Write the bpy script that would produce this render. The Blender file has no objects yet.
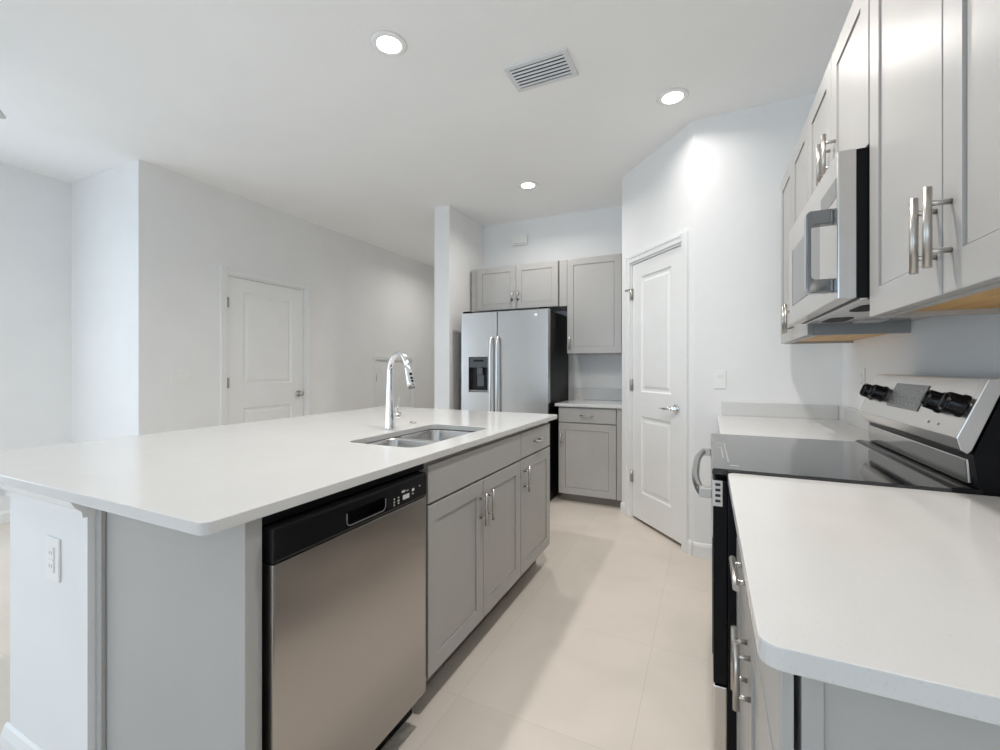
import bpy, bmesh, math, random
from mathutils import Vector, Matrix
random.seed(7)
S = bpy.context.scene
COL = S.collection
PI = math.pi

# ------------------------------------------------------------------ camera
FPX = 441.35
YAW = 0.4398
cam_d = bpy.data.cameras.new('camera')
cam = bpy.data.objects.new('camera', cam_d)
COL.objects.link(cam)
cam.location = (0, 0, 1.2051)
cam.rotation_euler = (PI / 2, 0, YAW)
cam_d.sensor_width = 36.0
cam_d.lens = 36.0 * FPX / 1000.0
cam_d.shift_x = -0.45 / 1000.0
cam_d.shift_y = -7.0 / 1000.0
cam_d.clip_start = 0.02
S.camera = cam

# ------------------------------------------------------------------ light
S.view_settings.view_transform = 'Standard'
S.view_settings.look = 'None'
S.view_settings.gamma = 1.0
S.view_settings.use_curve_mapping = False
S.view_settings.exposure = 0.18
S.cycles.use_denoising = True
S.cycles.max_bounces = 14
S.cycles.diffuse_bounces = 10
S.cycles.glossy_bounces = 6
S.cycles.sample_clamp_indirect = 6.0
S.cycles.caustics_reflective = False
S.cycles.caustics_refractive = False

W = bpy.data.worlds.new('daylight_sky')
S.world = W
W.use_nodes = True
bg = W.node_tree.nodes['Background']
bg.inputs[0].default_value = (0.66, 0.83, 1.0, 1)
bg.inputs[1].default_value = 1.5

ZC = 2.7965            # ceiling height
REAR = -4.4            # rear (window) wall
LAMPS = [(-1.418, 1.728), (-0.189, 2.775), (-1.417, 3.574), (-0.189, 1.38)]
HALL_LAMP = (-3.05, 5.15)
LAMP_W = 11.5          # watts of each recessed downlight

def area(name, loc, rot, sx, sy, power, col, shape='RECTANGLE', spread=None):
    d = bpy.data.lights.new(name, 'AREA')
    d.shape = shape
    d.size = sx
    if shape == 'RECTANGLE':
        d.size_y = sy
    d.energy = power
    d.color = col
    if spread is not None:
        d.spread = spread
    o = bpy.data.objects.new(name, d)
    COL.objects.link(o)
    o.location = loc
    o.rotation_euler = rot
    return o

# daylight entering by the two glazed openings behind the camera
area('daylight', (-2.35, REAR - 0.12, 1.25), (PI / 2, 0, 0), 2.5, 2.3, 33, (0.52, 0.75, 1.0))
area('daylight', (-0.15, REAR - 0.12, 1.35), (PI / 2, 0, 0), 1.1, 1.7, 12, (0.74, 0.87, 1.0))
# daylight through the great room's side window
area('daylight', (-5.10, -0.05, 1.35), (0, -PI / 2, 0), 1.9, 1.8, 20, (0.78, 0.89, 1.0))

# ------------------------------------------------------------------ materials
MATS = {}
def mat(name, col, rough=0.5, metal=0.0, spec=0.5, coat=0.0, emit=None, estr=0.0, aniso=0.0):
    if name in MATS:
        return MATS[name]
    m = bpy.data.materials.new(name)
    m.use_nodes = True
    b = m.node_tree.nodes['Principled BSDF']
    b.inputs['Base Color'].default_value = (*col, 1)
    b.inputs['Roughness'].default_value = rough
    b.inputs['Metallic'].default_value = metal
    b.inputs['Specular IOR Level'].default_value = spec
    b.inputs['Coat Weight'].default_value = coat
    b.inputs['Coat Roughness'].default_value = 0.08
    if aniso:
        b.inputs['Anisotropic'].default_value = aniso
    if emit:
        b.inputs['Emission Color'].default_value = (*emit, 1)
        b.inputs['Emission Strength'].default_value = estr
    MATS[name] = m
    return m

def nodes(m):
    nt = m.node_tree
    return nt, nt.nodes, nt.links, nt.nodes['Principled BSDF']

def noise_variation(m, c1, c2, scale, lo=0.35, hi=0.65, detail=4, stretch=(1, 1, 1), bump=0.0, bscale=None, bdist=0.002):
    nt, N, L, b = nodes(m)
    tc = N.new('ShaderNodeTexCoord')
    mp = N.new('ShaderNodeMapping')
    mp.inputs['Scale'].default_value = stretch
    L.new(tc.outputs['Object'], mp.inputs['Vector'])
    n = N.new('ShaderNodeTexNoise')
    n.inputs['Scale'].default_value = scale
    n.inputs['Detail'].default_value = detail
    L.new(mp.outputs['Vector'], n.inputs['Vector'])
    r = N.new('ShaderNodeValToRGB')
    r.color_ramp.elements[0].position = lo
    r.color_ramp.elements[0].color = (*c1, 1)
    r.color_ramp.elements[1].position = hi
    r.color_ramp.elements[1].color = (*c2, 1)
    L.new(n.outputs['Fac'], r.inputs['Fac'])
    L.new(r.outputs['Color'], b.inputs['Base Color'])
    if bump:
        n2 = N.new('ShaderNodeTexNoise')
        n2.inputs['Scale'].default_value = bscale or scale
        n2.inputs['Detail'].default_value = 6
        L.new(mp.outputs['Vector'], n2.inputs['Vector'])
        bp = N.new('ShaderNodeBump')
        bp.inputs['Strength'].default_value = bump
        bp.inputs['Distance'].default_value = bdist
        L.new(n2.outputs['Fac'], bp.inputs['Height'])
        L.new(bp.outputs['Normal'], b.inputs['Normal'])
    return m

M_wall = noise_variation(mat('wall_paint', (0.80, 0.80, 0.79), 0.6, spec=0.3), (0.785, 0.785, 0.78), (0.805, 0.805, 0.80), 3.0, bump=0.08, bscale=160)
M_ceil = noise_variation(mat('ceiling_paint', (0.76, 0.76, 0.755), 0.8, spec=0.2), (0.87, 0.87, 0.865), (0.89, 0.89, 0.885), 2.0, bump=0.22, bscale=45, bdist=0.004)
M_trim = mat('trim_paint', (0.79, 0.79, 0.785), 0.4)
M_door = noise_variation(mat('door_paint', (0.80, 0.80, 0.79), 0.4), (0.79, 0.79, 0.78), (0.81, 0.81, 0.80), 5.0)
M_cab = noise_variation(mat('grey_cabinet_paint', (0.37, 0.36, 0.345), 0.34), (0.40, 0.388, 0.372), (0.415, 0.403, 0.387), 4.0)
M_dark = mat('shadow_black', (0.02, 0.02, 0.02), 0.7)
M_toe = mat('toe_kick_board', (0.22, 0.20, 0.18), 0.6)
M_nick = mat('brushed_nickel', (0.50, 0.475, 0.44), 0.30, 1.0)
M_chrome = mat('chrome', (0.80, 0.81, 0.82), 0.07, 1.0)
M_black = mat('gloss_black_plastic', (0.007, 0.007, 0.008), 0.22, spec=0.25)
M_satin = mat('satin_black_enamel', (0.006, 0.006, 0.007), 0.36, spec=0.14)
M_glass = mat('black_ceramic_glass', (0.010, 0.010, 0.011), 0.06, spec=0.55, coat=0.3)
M_plate = mat('white_plastic', (0.80, 0.80, 0.78), 0.35)
M_slot = mat('slot_grey', (0.30, 0.30, 0.30), 0.5)
M_bowl = mat('sink_steel', (0.60, 0.59, 0.58), 0.26, 1.0)
M_lens = mat('lamp_lens', (1, 1, 1), 0.5, emit=(1.0, 0.97, 0.92), estr=6.0)
M_ring = mat('lamp_trim_white', (0.85, 0.85, 0.84), 0.45)
M_vent = mat('vent_grey_metal', (0.70, 0.71, 0.72), 0.4)
M_vent_in = mat('vent_duct', (0.05, 0.055, 0.065), 0.7)
M_mark = mat('panel_print_white', (0.62, 0.62, 0.60), 0.5)
M_disp = mat('display_grey', (0.13, 0.13, 0.127), 0.25)
M_fan = mat('fan_blade_grey', (0.50, 0.50, 0.50), 0.5)

def steel(name, col, rough, stretch, aniso=0.55, amp=0.03, rot=0.0):
    m = mat(name, col, rough, 1.0, aniso=aniso)
    nt, N, L, b = nodes(m)
    tc = N.new('ShaderNodeTexCoord')
    mp = N.new('ShaderNodeMapping')
    mp.inputs['Scale'].default_value = stretch
    L.new(tc.outputs['Object'], mp.inputs['Vector'])
    n = N.new('ShaderNodeTexNoise')
    n.inputs['Scale'].default_value = 1.0
    n.inputs['Detail'].default_value = 5
    L.new(mp.outputs['Vector'], n.inputs['Vector'])
    mr = N.new('ShaderNodeMapRange')
    mr.inputs['To Min'].default_value = rough - amp / 2
    mr.inputs['To Max'].default_value = rough + amp / 2
    L.new(n.outputs['Fac'], mr.inputs['Value'])
    L.new(mr.outputs['Result'], b.inputs['Roughness'])
    b.inputs['Anisotropic Rotation'].default_value = rot
    tg = N.new('ShaderNodeTangent')
    tg.direction_type = 'RADIAL'
    tg.axis = 'Z'
    L.new(tg.outputs['Tangent'], b.inputs['Tangent'])
    return m

M_dw = steel('dishwasher_steel', (0.43, 0.405, 0.385), 0.26, (4, 4, 300), rot=0.0, aniso=.5, amp=.004)
M_fridge = steel('fridge_steel', (0.55, 0.54, 0.53), 0.27, (4, 4, 260), rot=.25, amp=.012)
M_range = steel('range_steel', (0.62, 0.60, 0.58), 0.25, (3, 3, 260), aniso=0.3, amp=.02)

# white quartz with fine speckle
M_quartz = mat('white_quartz', (0.78, 0.765, 0.745), 0.16, spec=0.5)
def quartz():
    nt, N, L, b = nodes(M_quartz)
    tc = N.new('ShaderNodeTexCoord')
    n = N.new('ShaderNodeTexNoise'); n.inputs['Scale'].default_value = 260; n.inputs['Detail'].default_value = 3
    v = N.new('ShaderNodeTexNoise'); v.inputs['Scale'].default_value = 6; v.inputs['Detail'].default_value = 5
    L.new(tc.outputs['Object'], n.inputs['Vector']); L.new(tc.outputs['Object'], v.inputs['Vector'])
    r = N.new('ShaderNodeValToRGB')
    e = r.color_ramp.elements
    e[0].position = 0.26; e[0].color = (0.58, 0.57, 0.555, 1)
    e[1].position = 0.40; e[1].color = (0.635, 0.628, 0.615, 1)
    L.new(n.outputs['Fac'], r.inputs['Fac'])
    r2 = N.new('ShaderNodeValToRGB')
    r2.color_ramp.elements[0].position = 0.3; r2.color_ramp.elements[0].color = (0.97, 0.97, 0.97, 1)
    r2.color_ramp.elements[1].position = 0.7; r2.color_ramp.elements[1].color = (1, 1, 1, 1)
    L.new(v.outputs['Fac'], r2.inputs['Fac'])
    mx = N.new('ShaderNodeMix'); mx.data_type = 'RGBA'; mx.blend_type = 'MULTIPLY'
    mx.inputs[0].default_value = 1.0
    L.new(r.outputs['Color'], mx.inputs[6]); L.new(r2.outputs['Color'], mx.inputs[7])
    L.new(mx.outputs[2], b.inputs['Base Color'])
quartz()

# large beige floor tile
M_floor = mat('beige_tile', (0.6, 0.52, 0.45), 0.32, spec=0.4)
def floor_mat():
    nt, N, L, b = nodes(M_floor)
    tc = N.new('ShaderNodeTexCoord')
    mp = N.new('ShaderNodeMapping')
    mp.inputs['Location'].default_value = (0.18, 0.22, 0)
    mp.inputs['Rotation'].default_value = (0, 0, PI / 2)
    L.new(tc.outputs['Object'], mp.inputs['Vector'])
    br = N.new('ShaderNodeTexBrick')
    br.inputs['Scale'].default_value = 1.0
    br.inputs['Brick Width'].default_value = 0.61
    br.inputs['Row Height'].default_value = 0.61
    br.inputs['Mortar Size'].default_value = 0.0022
    br.inputs['Mortar Smooth'].default_value = 0.4
    br.offset = 0.0
    br.inputs['Color1'].default_value = (0.665, 0.60, 0.535, 1)
    br.inputs['Color2'].default_value = (0.695, 0.63, 0.565, 1)
    br.inputs['Mortar'].default_value = (0.62, 0.56, 0.50, 1)
    L.new(mp.outputs['Vector'], br.inputs['Vector'])
    n = N.new('ShaderNodeTexNoise'); n.inputs['Scale'].default_value = 2.6; n.inputs['Detail'].default_value = 7
    n.inputs['Distortion'].default_value = 0.6
    L.new(tc.outputs['Object'], n.inputs['Vector'])
    r = N.new('ShaderNodeValToRGB')
    r.color_ramp.elements[0].position = 0.3; r.color_ramp.elements[0].color = (0.93, 0.93, 0.92, 1)
    r.color_ramp.elements[1].position = 0.72; r.color_ramp.elements[1].color = (1.04, 1.035, 1.03, 1)
    L.new(n.outputs['Fac'], r.inputs['Fac'])
    mx = N.new('ShaderNodeMix'); mx.data_type = 'RGBA'; mx.blend_type = 'MULTIPLY'
    mx.inputs[0].default_value = 1.0
    L.new(br.outputs['Color'], mx.inputs[6]); L.new(r.outputs['Color'], mx.inputs[7])
    L.new(mx.outputs[2], b.inputs['Base Color'])
floor_mat()

# raw birch plywood under the wall cabinets
M_ply = mat('birch_plywood', (0.62, 0.38, 0.14), 0.5)
def ply():
    nt, N, L, b = nodes(M_ply)
    tc = N.new('ShaderNodeTexCoord')
    mp = N.new('ShaderNodeMapping'); mp.inputs['Scale'].default_value = (14, 1.6, 3)
    L.new(tc.outputs['Object'], mp.inputs['Vector'])
    n = N.new('ShaderNodeTexNoise'); n.inputs['Scale'].default_value = 2.0; n.inputs['Detail'].default_value = 6
    n.inputs['Distortion'].default_value = 1.2
    L.new(mp.outputs['Vector'], n.inputs['Vector'])
    r = N.new('ShaderNodeValToRGB')
    r.color_ramp.elements[0].position = 0.3; r.color_ramp.elements[0].color = (0.52, 0.29, 0.09, 1)
    r.color_ramp.elements[1].position = 0.7; r.color_ramp.elements[1].color = (0.70, 0.44, 0.17, 1)
    L.new(n.outputs['Fac'], r.inputs['Fac'])
    L.new(r.outputs['Color'], b.inputs['Base Color'])
ply()

# ------------------------------------------------------------------ mesh helpers
class Fr:
    """local frame: a = along the width, n = outward, z = up"""
    def __init__(s, o, a, n):
        s.o, s.a, s.n = Vector(o), Vector(a).normalized(), Vector(n).normalized()
    def p(s, a, n, z):
        return s.o + s.a * a + s.n * n + Vector((0, 0, z))

WORLD = Fr((0, 0, 0), (1, 0, 0), (0, 1, 0))

class MB:
    def __init__(s):
        s.bm = bmesh.new()
    def _hexa(s, pts, bev=0.0, seg=2):
        v = [s.bm.verts.new(p) for p in pts]
        f = [(0, 1, 2, 3), (4, 7, 6, 5), (0, 4, 5, 1), (1, 5, 6, 2), (2, 6, 7, 3), (3, 7, 4, 0)]
        fs = [s.bm.faces.new([v[i] for i in q]) for q in f]
        bmesh.ops.recalc_face_normals(s.bm, faces=fs)
        if bev > 0:
            ed = list({e for q in fs for e in q.edges})
            bmesh.ops.bevel(s.bm, geom=ed, offset=bev, segments=seg, affect='EDGES', profile=0.6)
        return s
    def box(s, x0, x1, y0, y1, z0, z1, bev=0.0, fr=WORLD):
        P = fr.p
        return s._hexa([P(x0, y0, z0), P(x1, y0, z0), P(x1, y1, z0), P(x0, y1, z0),
                        P(x0, y0, z1), P(x1, y0, z1), P(x1, y1, z1), P(x0, y1, z1)], bev)
    def prism(s, poly, t0, t1, put, bev=0.0):
        """poly of 2-D points swept from t0 to t1; put(p, t) -> 3-D"""
        a = [s.bm.verts.new(put(p, t0)) for p in poly]
        b = [s.bm.verts.new(put(p, t1)) for p in poly]
        n = len(poly)
        fs = [s.bm.faces.new(a), s.bm.faces.new(b[::-1])]
        for i in range(n):
            j = (i + 1) % n
            fs.append(s.bm.faces.new([a[i], b[i], b[j], a[j]]))
        bmesh.ops.recalc_face_normals(s.bm, faces=fs)
        if bev > 0:
            ed = list({e for q in fs for e in q.edges})
            bmesh.ops.bevel(s.bm, geom=ed, offset=bev, segments=2, affect='EDGES', profile=0.6)
        return s
    def tube(s, pts, r, n=14, cap=True):
        pts = [Vector(p) for p in pts]
        rr = r if isinstance(r, (list, tuple)) else [r] * len(pts)
        t = (pts[1] - pts[0]).normalized()
        ref = Vector((0, 0, 1)) if abs(t.z) < 0.9 else Vector((1, 0, 0))
        u = t.cross(ref).normalized()
        rings = []
        for i, p in enumerate(pts):
            if i == 0: t = pts[1] - pts[0]
            elif i == len(pts) - 1: t = pts[-1] - pts[-2]
            else: t = (pts[i + 1] - pts[i]).normalized() + (pts[i] - pts[i - 1]).normalized()
            t.normalize()
            u = (u - t * u.dot(t)).normalized()
            w = t.cross(u)
            rings.append([s.bm.verts.new(p + (u * math.cos(2 * PI * k / n) + w * math.sin(2 * PI * k / n)) * rr[i]) for k in range(n)])
        for A, B in zip(rings, rings[1:]):
            for k in range(n):
                f = s.bm.faces.new([A[k], A[(k + 1) % n], B[(k + 1) % n], B[k]])
                f.smooth = True
        if cap:
            s.bm.faces.new(rings[0][::-1]); s.bm.faces.new(rings[-1])
        return s
    def lathe(s, prof, o, axis=(0, 0, 1), n=32):
        """prof: (radius, height) pairs along axis from o"""
        o = Vector(o); ax = Vector(axis).normalized()
        ref = Vector((0, 0, 1)) if abs(ax.z) < 0.9 else Vector((1, 0, 0))
        u = ax.cross(ref).normalized(); w = ax.cross(u)
        rings = []
        for r, h in prof:
            r = max(r, 1e-5)
            rings.append([s.bm.verts.new(o + ax * h + (u * math.cos(2 * PI * k / n) + w * math.sin(2 * PI * k / n)) * r) for k in range(n)])
        for A, B in zip(rings, rings[1:]):
            for k in range(n):
                f = s.bm.faces.new([A[k], A[(k + 1) % n], B[(k + 1) % n], B[k]])
                f.smooth = True
        return s
    def panel(s, fr, a0, a1, z0, z1, n0, n1, insets, bev=0.0015):
        """slab with sunk panels. insets: list of (a0,a1,z0,z1, [(margin, depth), ...])"""
        P = fr.p
        av = sorted({a0, a1, *[q for i in insets for q in i[:2]]})
        zv = sorted({z0, z1, *[q for i in insets for q in i[2:4]]})
        g = {(a, z): s.bm.verts.new(P(a, n1, z)) for a in av for z in zv}
        fs = []
        for i in range(len(av) - 1):
            for j in range(len(zv) - 1):
                ca, cz = (av[i] + av[i + 1]) / 2, (zv[j] + zv[j + 1]) / 2
                if any(q[0] < ca < q[1] and q[2] < cz < q[3] for q in insets):
                    continue
                fs.append(s.bm.faces.new([g[av[i], zv[j]], g[av[i + 1], zv[j]], g[av[i + 1], zv[j + 1]], g[av[i], zv[j + 1]]]))
        for q in insets:
            ring = [g[q[0], q[2]], g[q[1], q[2]], g[q[1], q[3]], g[q[0], q[3]]]
            # a panel may be crossed by other grid lines: collect the whole border
            ba = [a for a in av if q[0] <= a <= q[1]]; bz = [z for z in zv if q[2] <= z <= q[3]]
            border = [(a, q[2]) for a in ba] + [(q[1], z) for z in bz[1:]] + [(a, q[3]) for a in ba[::-1][1:]] + [(q[0], z) for z in bz[::-1][1:-1]]
            prev = [g[b] for b in border]; pts = border
            ca, cz = (q[0] + q[1]) / 2, (q[2] + q[3]) / 2
            for m, d in q[4]:
                npts = []
                for (a, z) in border:
                    na = a + m if abs(a - q[0]) < 1e-6 else a - m if abs(a - q[1]) < 1e-6 else a
                    nz = z + m if abs(z - q[2]) < 1e-6 else z - m if abs(z - q[3]) < 1e-6 else z
                    npts.append((na, nz))
                cur = [s.bm.verts.new(P(a, n1 - d, z)) for a, z in npts]
                k = len(cur)
                for i in range(k):
                    fs.append(s.bm.faces.new([prev[i], prev[(i + 1) % k], cur[(i + 1) % k], cur[i]]))
                prev = cur
            fs.append(s.bm.faces.new(prev))
        # sides and back
        bl = {}
        border = [(a, z0) for a in av] + [(a1, z) for z in zv[1:]] + [(a, z1) for a in av[::-1][1:]] + [(a0, z) for z in zv[::-1][1:-1]]
        e = bev
        back = [s.bm.verts.new(P(a, n0, z)) for a, z in border]
        front = [g[b] for b in border]
        k = len(back)
        for i in range(k):
            fs.append(s.bm.faces.new([front[i], back[i], back[(i + 1) % k], front[(i + 1) % k]]))
        fs.append(s.bm.faces.new(back[::-1]))
        bmesh.ops.recalc_face_normals(s.bm, faces=fs)
        if e > 0:
            fe = []
            for i in range(k):
                ed = s.bm.edges.get((front[i], front[(i + 1) % k]))
                if ed: fe.append(ed)
            bmesh.ops.bevel(s.bm, geom=fe, offset=e, segments=2, affect='EDGES', profile=0.6)
        return s
    def build(s, name, m, parent=None, auto=True):
        me = bpy.data.meshes.new(name)
        off = Vector((0, 0, 0))
        if parent is not None:
            off = world_loc(parent)
        bmesh.ops.translate(s.bm, verts=s.bm.verts[:], vec=-off)
        s.bm.to_mesh(me); s.bm.free()
        o = bpy.data.objects.new(name, me)
        me.materials.append(m)
        COL.objects.link(o)
        if parent is not None:
            o.parent = parent
        return o

def world_loc(o):
    v = Vector((0, 0, 0))
    while o is not None:
        v = v + o.location
        o = o.parent
    return v

def thing(name, label, cat, loc, group=None):
    o = bpy.data.objects.new(name, None)
    o.empty_display_size = 0.1
    COL.objects.link(o)
    o.location = loc
    tag(o, label, cat, group)
    return o

def tag(o, label, cat, group=None):
    o['label'] = label
    o['category'] = cat
    if group:
        o['group'] = group
    return o

def struct(name, mb, m, label=None, cat=None):
    o = mb.build(name, m)
    o['kind'] = 'structure'
    if label: o['label'] = label
    if cat: o['category'] = cat
    return o

def S_(name, label, cat, *boxes, m=None):
    mb = MB()
    for b in boxes: mb.box(*b)
    return struct(name, mb, m or M_wall, label, cat)

# ------------------------------------------------------------------ room shell
XL = -3.93      # hallway wall with the two doors
YN = 1.87       # face of the wall that turns left
XN = -4.97      # great room left wall
XR = 0.689      # range wall
YP = 3.093      # pantry return wall
YB = 4.41       # wall behind the fridge
XA = -0.651     # alcove right wall
YE = 7.2        # hallway end
T = 0.12

S_('floor', 'pale beige large square tile floor', 'floor', (XN - T, XR + T, REAR - T, YE + T, -0.1, 0), m=M_floor)
S_('ceiling', 'white lightly textured flat ceiling with recessed lamps', 'ceiling', (XN - T, XR + T, REAR - T, YE + T, ZC, ZC + 0.1), m=M_ceil)

# hallway wall with two openings (doors set in)
D2 = (2.548, 3.408, 2.055)     # y0, y1, top of the full height door
D3 = (4.52, 5.30, 1.315)       # low closet door
S_('wall_left', 'long white wall with a white door, left of the island', 'wall',
   (XL - T, XL, YN, D2[0], 0, ZC), (XL - T, XL, D2[0], D2[1], D2[2], ZC), (XL - T, XL, D2[1], D3[0], 0, ZC),
   (XL - T, XL, D3[0], D3[1], D3[2], ZC), (XL - T, XL, D3[1], YE, 0, ZC))
S_('wall_corner', 'narrow bright white wall face turning left at the outside corner', 'wall', (XN, XL - T, YN, YN + T, 0, ZC))
# great room side wall with a window opening
W2 = (-1.0, 0.9, 0.4, 2.3)
S_('wall_far_left', 'white wall at the far left edge of the picture', 'wall',
   (XN - T, XN, REAR, W2[0], 0, ZC), (XN - T, XN, W2[1], YE + T, 0, ZC), (XN - T, XN, W2[0], W2[1], 0, W2[2]), (XN - T, XN, W2[0], W2[1], W2[3], ZC))
S_('wall_right', 'white wall behind the range and right wall cabinets', 'wall', (XR, XR + T, REAR, YE + T, 0, ZC))
S_('wall_pantry', 'white wall facing the camera at the end of the range run', 'wall', (-0.088, XR + T, YP, YP + T, 0, ZC))
S_('wall_alcove', 'white right wall of the fridge alcove', 'wall', (XA, XA + T, 3.768, YB + T, 0, ZC))
S_('wall_back', 'white wall above the fridge and grey cabinets', 'wall', (-2.34, XA + T, YB, YB + T, 0, ZC))
S_('wall_partition', 'narrow white partition wall end left of the fridge', 'wall', (-2.458, -2.285, 3.685, YE, 0, ZC))
S_('wall_hall_end', 'white end wall of the hallway', 'wall', (XN, XR, YE, YE + T, 0, ZC))
R1 = (-3.6, -1.1, 0.05, 2.35); R2 = (-0.7, 0.4, 0.5, 2.2)
S_('wall_rear', 'white window wall behind the camera', 'wall',
   (XN - T, R1[0], REAR - T, REAR, 0, ZC), (R1[0], R1[1], REAR - T, REAR, R1[3], ZC), (R1[0], R1[1], REAR - T, REAR, 0, R1[2]),
   (R1[1], R2[0], REAR - T, REAR, 0, ZC), (R2[0], R2[1], REAR - T, REAR, 0, R2[2]), (R2[0], R2[1], REAR - T, REAR, R2[3], ZC),
   (R2[1], XR + T, REAR - T, REAR, 0, ZC))

# glazed openings behind the camera (frames only stand in the reveals)
def window(name, fr, a0, a1, z0, z1, mull, label):
    mb = MB()
    for b in ((a0, a1, z0, z0 + .05), (a0, a1, z1 - .05, z1), (a0, a0 + .05, z0 + .05, z1 - .05), (a1 - .05, a1, z0 + .05, z1 - .05)):
        mb.box(b[0], b[1], -0.09, -0.03, b[2], b[3], 0, fr)
    for k in range(1, mull):
        c = a0 + (a1 - a0) * k / mull
        mb.box(c - .025, c + .025, -0.09, -0.03, z0 + .05, z1 - .05, 0, fr)
    return struct(name, mb, M_trim, label, 'window')
window('window_1', Fr((0, REAR, 0), (1, 0, 0), (0, 1, 0)), *R1, 3, 'wide sliding glass door frame behind the camera')
window('window_2', Fr((0, REAR, 0), (1, 0, 0), (0, 1, 0)), *R2, 2, 'double window frame behind the camera')
window('window_3', Fr((XN, 0, 0), (0, 1, 0), (1, 0, 0)), *W2, 2, 'side window frame of the great room')

# diagonal pantry wall
DG = Fr((-0.088, 3.094, 0), (-0.641, 0.767, 0), (-0.767, -0.641, 0))
DL = 0.878
da0, da1, dz1 = 0.100, 0.744, 2.045
mb = MB()
mb.box(0.0, da0, -T, 0, 0, ZC, 0, DG).box(da1, DL, -T, 0, 0, ZC, 0, DG).box(da0, da1, -T, 0, dz1, ZC, 0, DG)
struct('wall_diagonal', mb, M_wall, 'angled white wall holding the pantry door', 'wall')

# ---- interior doors: slab + raised panels, casing, hinges
P2 = [(0.0, 0.0), (0.010, 0.010), (0.026, 0.011), (0.046, 0.004)]
def hinge(fr, a, z, n, parent):
    mb = MB()
    mb.tube([fr.p(a, n, z - .045), fr.p(a, n, z + .045)], .0075, 10)
    mb.box(a - .016, a + .016, n - .010, n - .004, z - .044, z + .044, 0, fr)
    return mb.build('hinge', M_nick, parent)

def slab_door(name, fr, a0, a1, z0, z1, panels, label, hinge_a, hinge_z):
    root = bpy.data.objects.new(name, None)
    COL.objects.link(root)
    root.location = fr.p((a0 + a1) / 2, 0, 0)
    root['kind'] = 'structure'; root['label'] = label; root['category'] = 'door'
    mb = MB()
    mb.panel(fr, a0, a1, z0, z1, -.045, -.008, [(p[0], p[1], p[2], p[3], P2) for p in panels])
    mb.build('door_slab', M_door, root)
    for z in hinge_z:
        hinge(fr, hinge_a, z, .002, root)
    return root

def casing(name, fr, a0, a1, z1, w, label, jamb=.12):
    mb = MB()
    for x0, x1 in ((a0 - w, a0), (a1, a1 + w)):
        mb.box(x0, x1, .0005, .013, 0, z1 + w, .003, fr)
        e = (x0, x0 + w * .4) if x0 < a0 else (x1 - w * .4, x1)
        mb.box(e[0], e[1], .0125, .018, 0, z1 + w, .002, fr)
    mb.box(a0, a1, .0005, .013, z1, z1 + w, .003, fr)
    mb.box(a0, a1, .0125, .018, z1 + w * .6, z1 + w, .002, fr)
    # jambs with door stop
    j = .014
    mb.box(a0, a0 + j, -jamb + .001, .0005, 0, z1, 0, fr).box(a1 - j, a1, -jamb + .001, .0005, 0, z1, 0, fr)
    mb.box(a0 + j, a1 - j, -jamb + .001, .0005, z1 - j, z1, 0, fr)
    mb.box(a0 + j, a1 - j, -jamb + .02, -.047, z1 - j - .012, z1 - j, 0, fr)
    return struct(name, mb, M_trim, label, 'door trim')

# pantry door
casing('trim_1', DG, da0, da1, dz1, .058, 'white casing around the angled pantry door')
d1 = slab_door('door_1', DG, .117, .727, .024, 2.027,
               [(.236, .608, 1.02, 1.915), (.236, .608, .235, .832)],
               'white two panel pantry door with chrome lever on the angled wall', .731, (1.795, 1.07, .34))
mb = MB()
mb.lathe([(.0, .0), (.030, .0), (.031, .006), (.026, .011), (.012, .013), (.011, .045), (.0, .046)], DG.p(.176, -.008, .925), DG.n, 24)
mb.tube([DG.p(.176, .034, .925), DG.p(.20, .040, .924), DG.p(.25, .040, .922), DG.p(.30, .037, .920)], [.010, .010, .008, .006], 12)
mb.build('door_handle', M_chrome, d1)
mb = MB(); mb.box(.111, .117, -.030, -.007, .895, .955, 0, DG)
mb.build('strike_plate', M_nick, d1)
mb = MB()
mb.tube([DG.p(.731, .006, 1.835), DG.p(.745, .018, 1.836), DG.p(.785, .022, 1.836)], .004, 8)
mb.lathe([(.0, 0), (.010, 0), (.010, .012), (.0, .012)], DG.p(.785, .022, 1.836), -DG.n, 12)
mb.build('door_stop', M_nick, d1)

# hallway door
HL = Fr((XL, 0, 0), (0, 1, 0), (1, 0, 0))
casing('trim_2', HL, D2[0], D2[1], D2[2], .058, 'white casing around the hallway door')
d2 = slab_door('door_2', HL, 2.565, 3.391, .015, 2.038, [(2.715, 3.245, 1.05, 1.915), (2.715, 3.245, .20, .83)],
               'white two panel door with round nickel knob on the left wall', 2.562, (1.80, 1.07, .30))
mb = MB()
mb.lathe([(0, 0), (.032, 0), (.032, .006), (.012, .010), (.011, .030), (.020, .036), (.027, .048), (.026, .060), (.016, .068), (0, .070)], HL.p(3.325, -.008, .935), HL.n, 24)
mb.build('door_knob', M_nick, d2)
mb = MB(); mb.box(3.386, 3.392, -.030, -.0075, .905, .965, 0, HL)
mb.build('strike_plate', M_nick, d2)

# low closet door further down the hallway
casing('trim_3', HL, D3[0], D3[1], D3[2], .050, 'white casing around the low closet door')
d3 = slab_door('door_3', HL, 4.537, 5.283, .015, 1.298, [],
               'low white closet door seen behind the faucet', 4.534, (1.08, .25))

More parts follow.
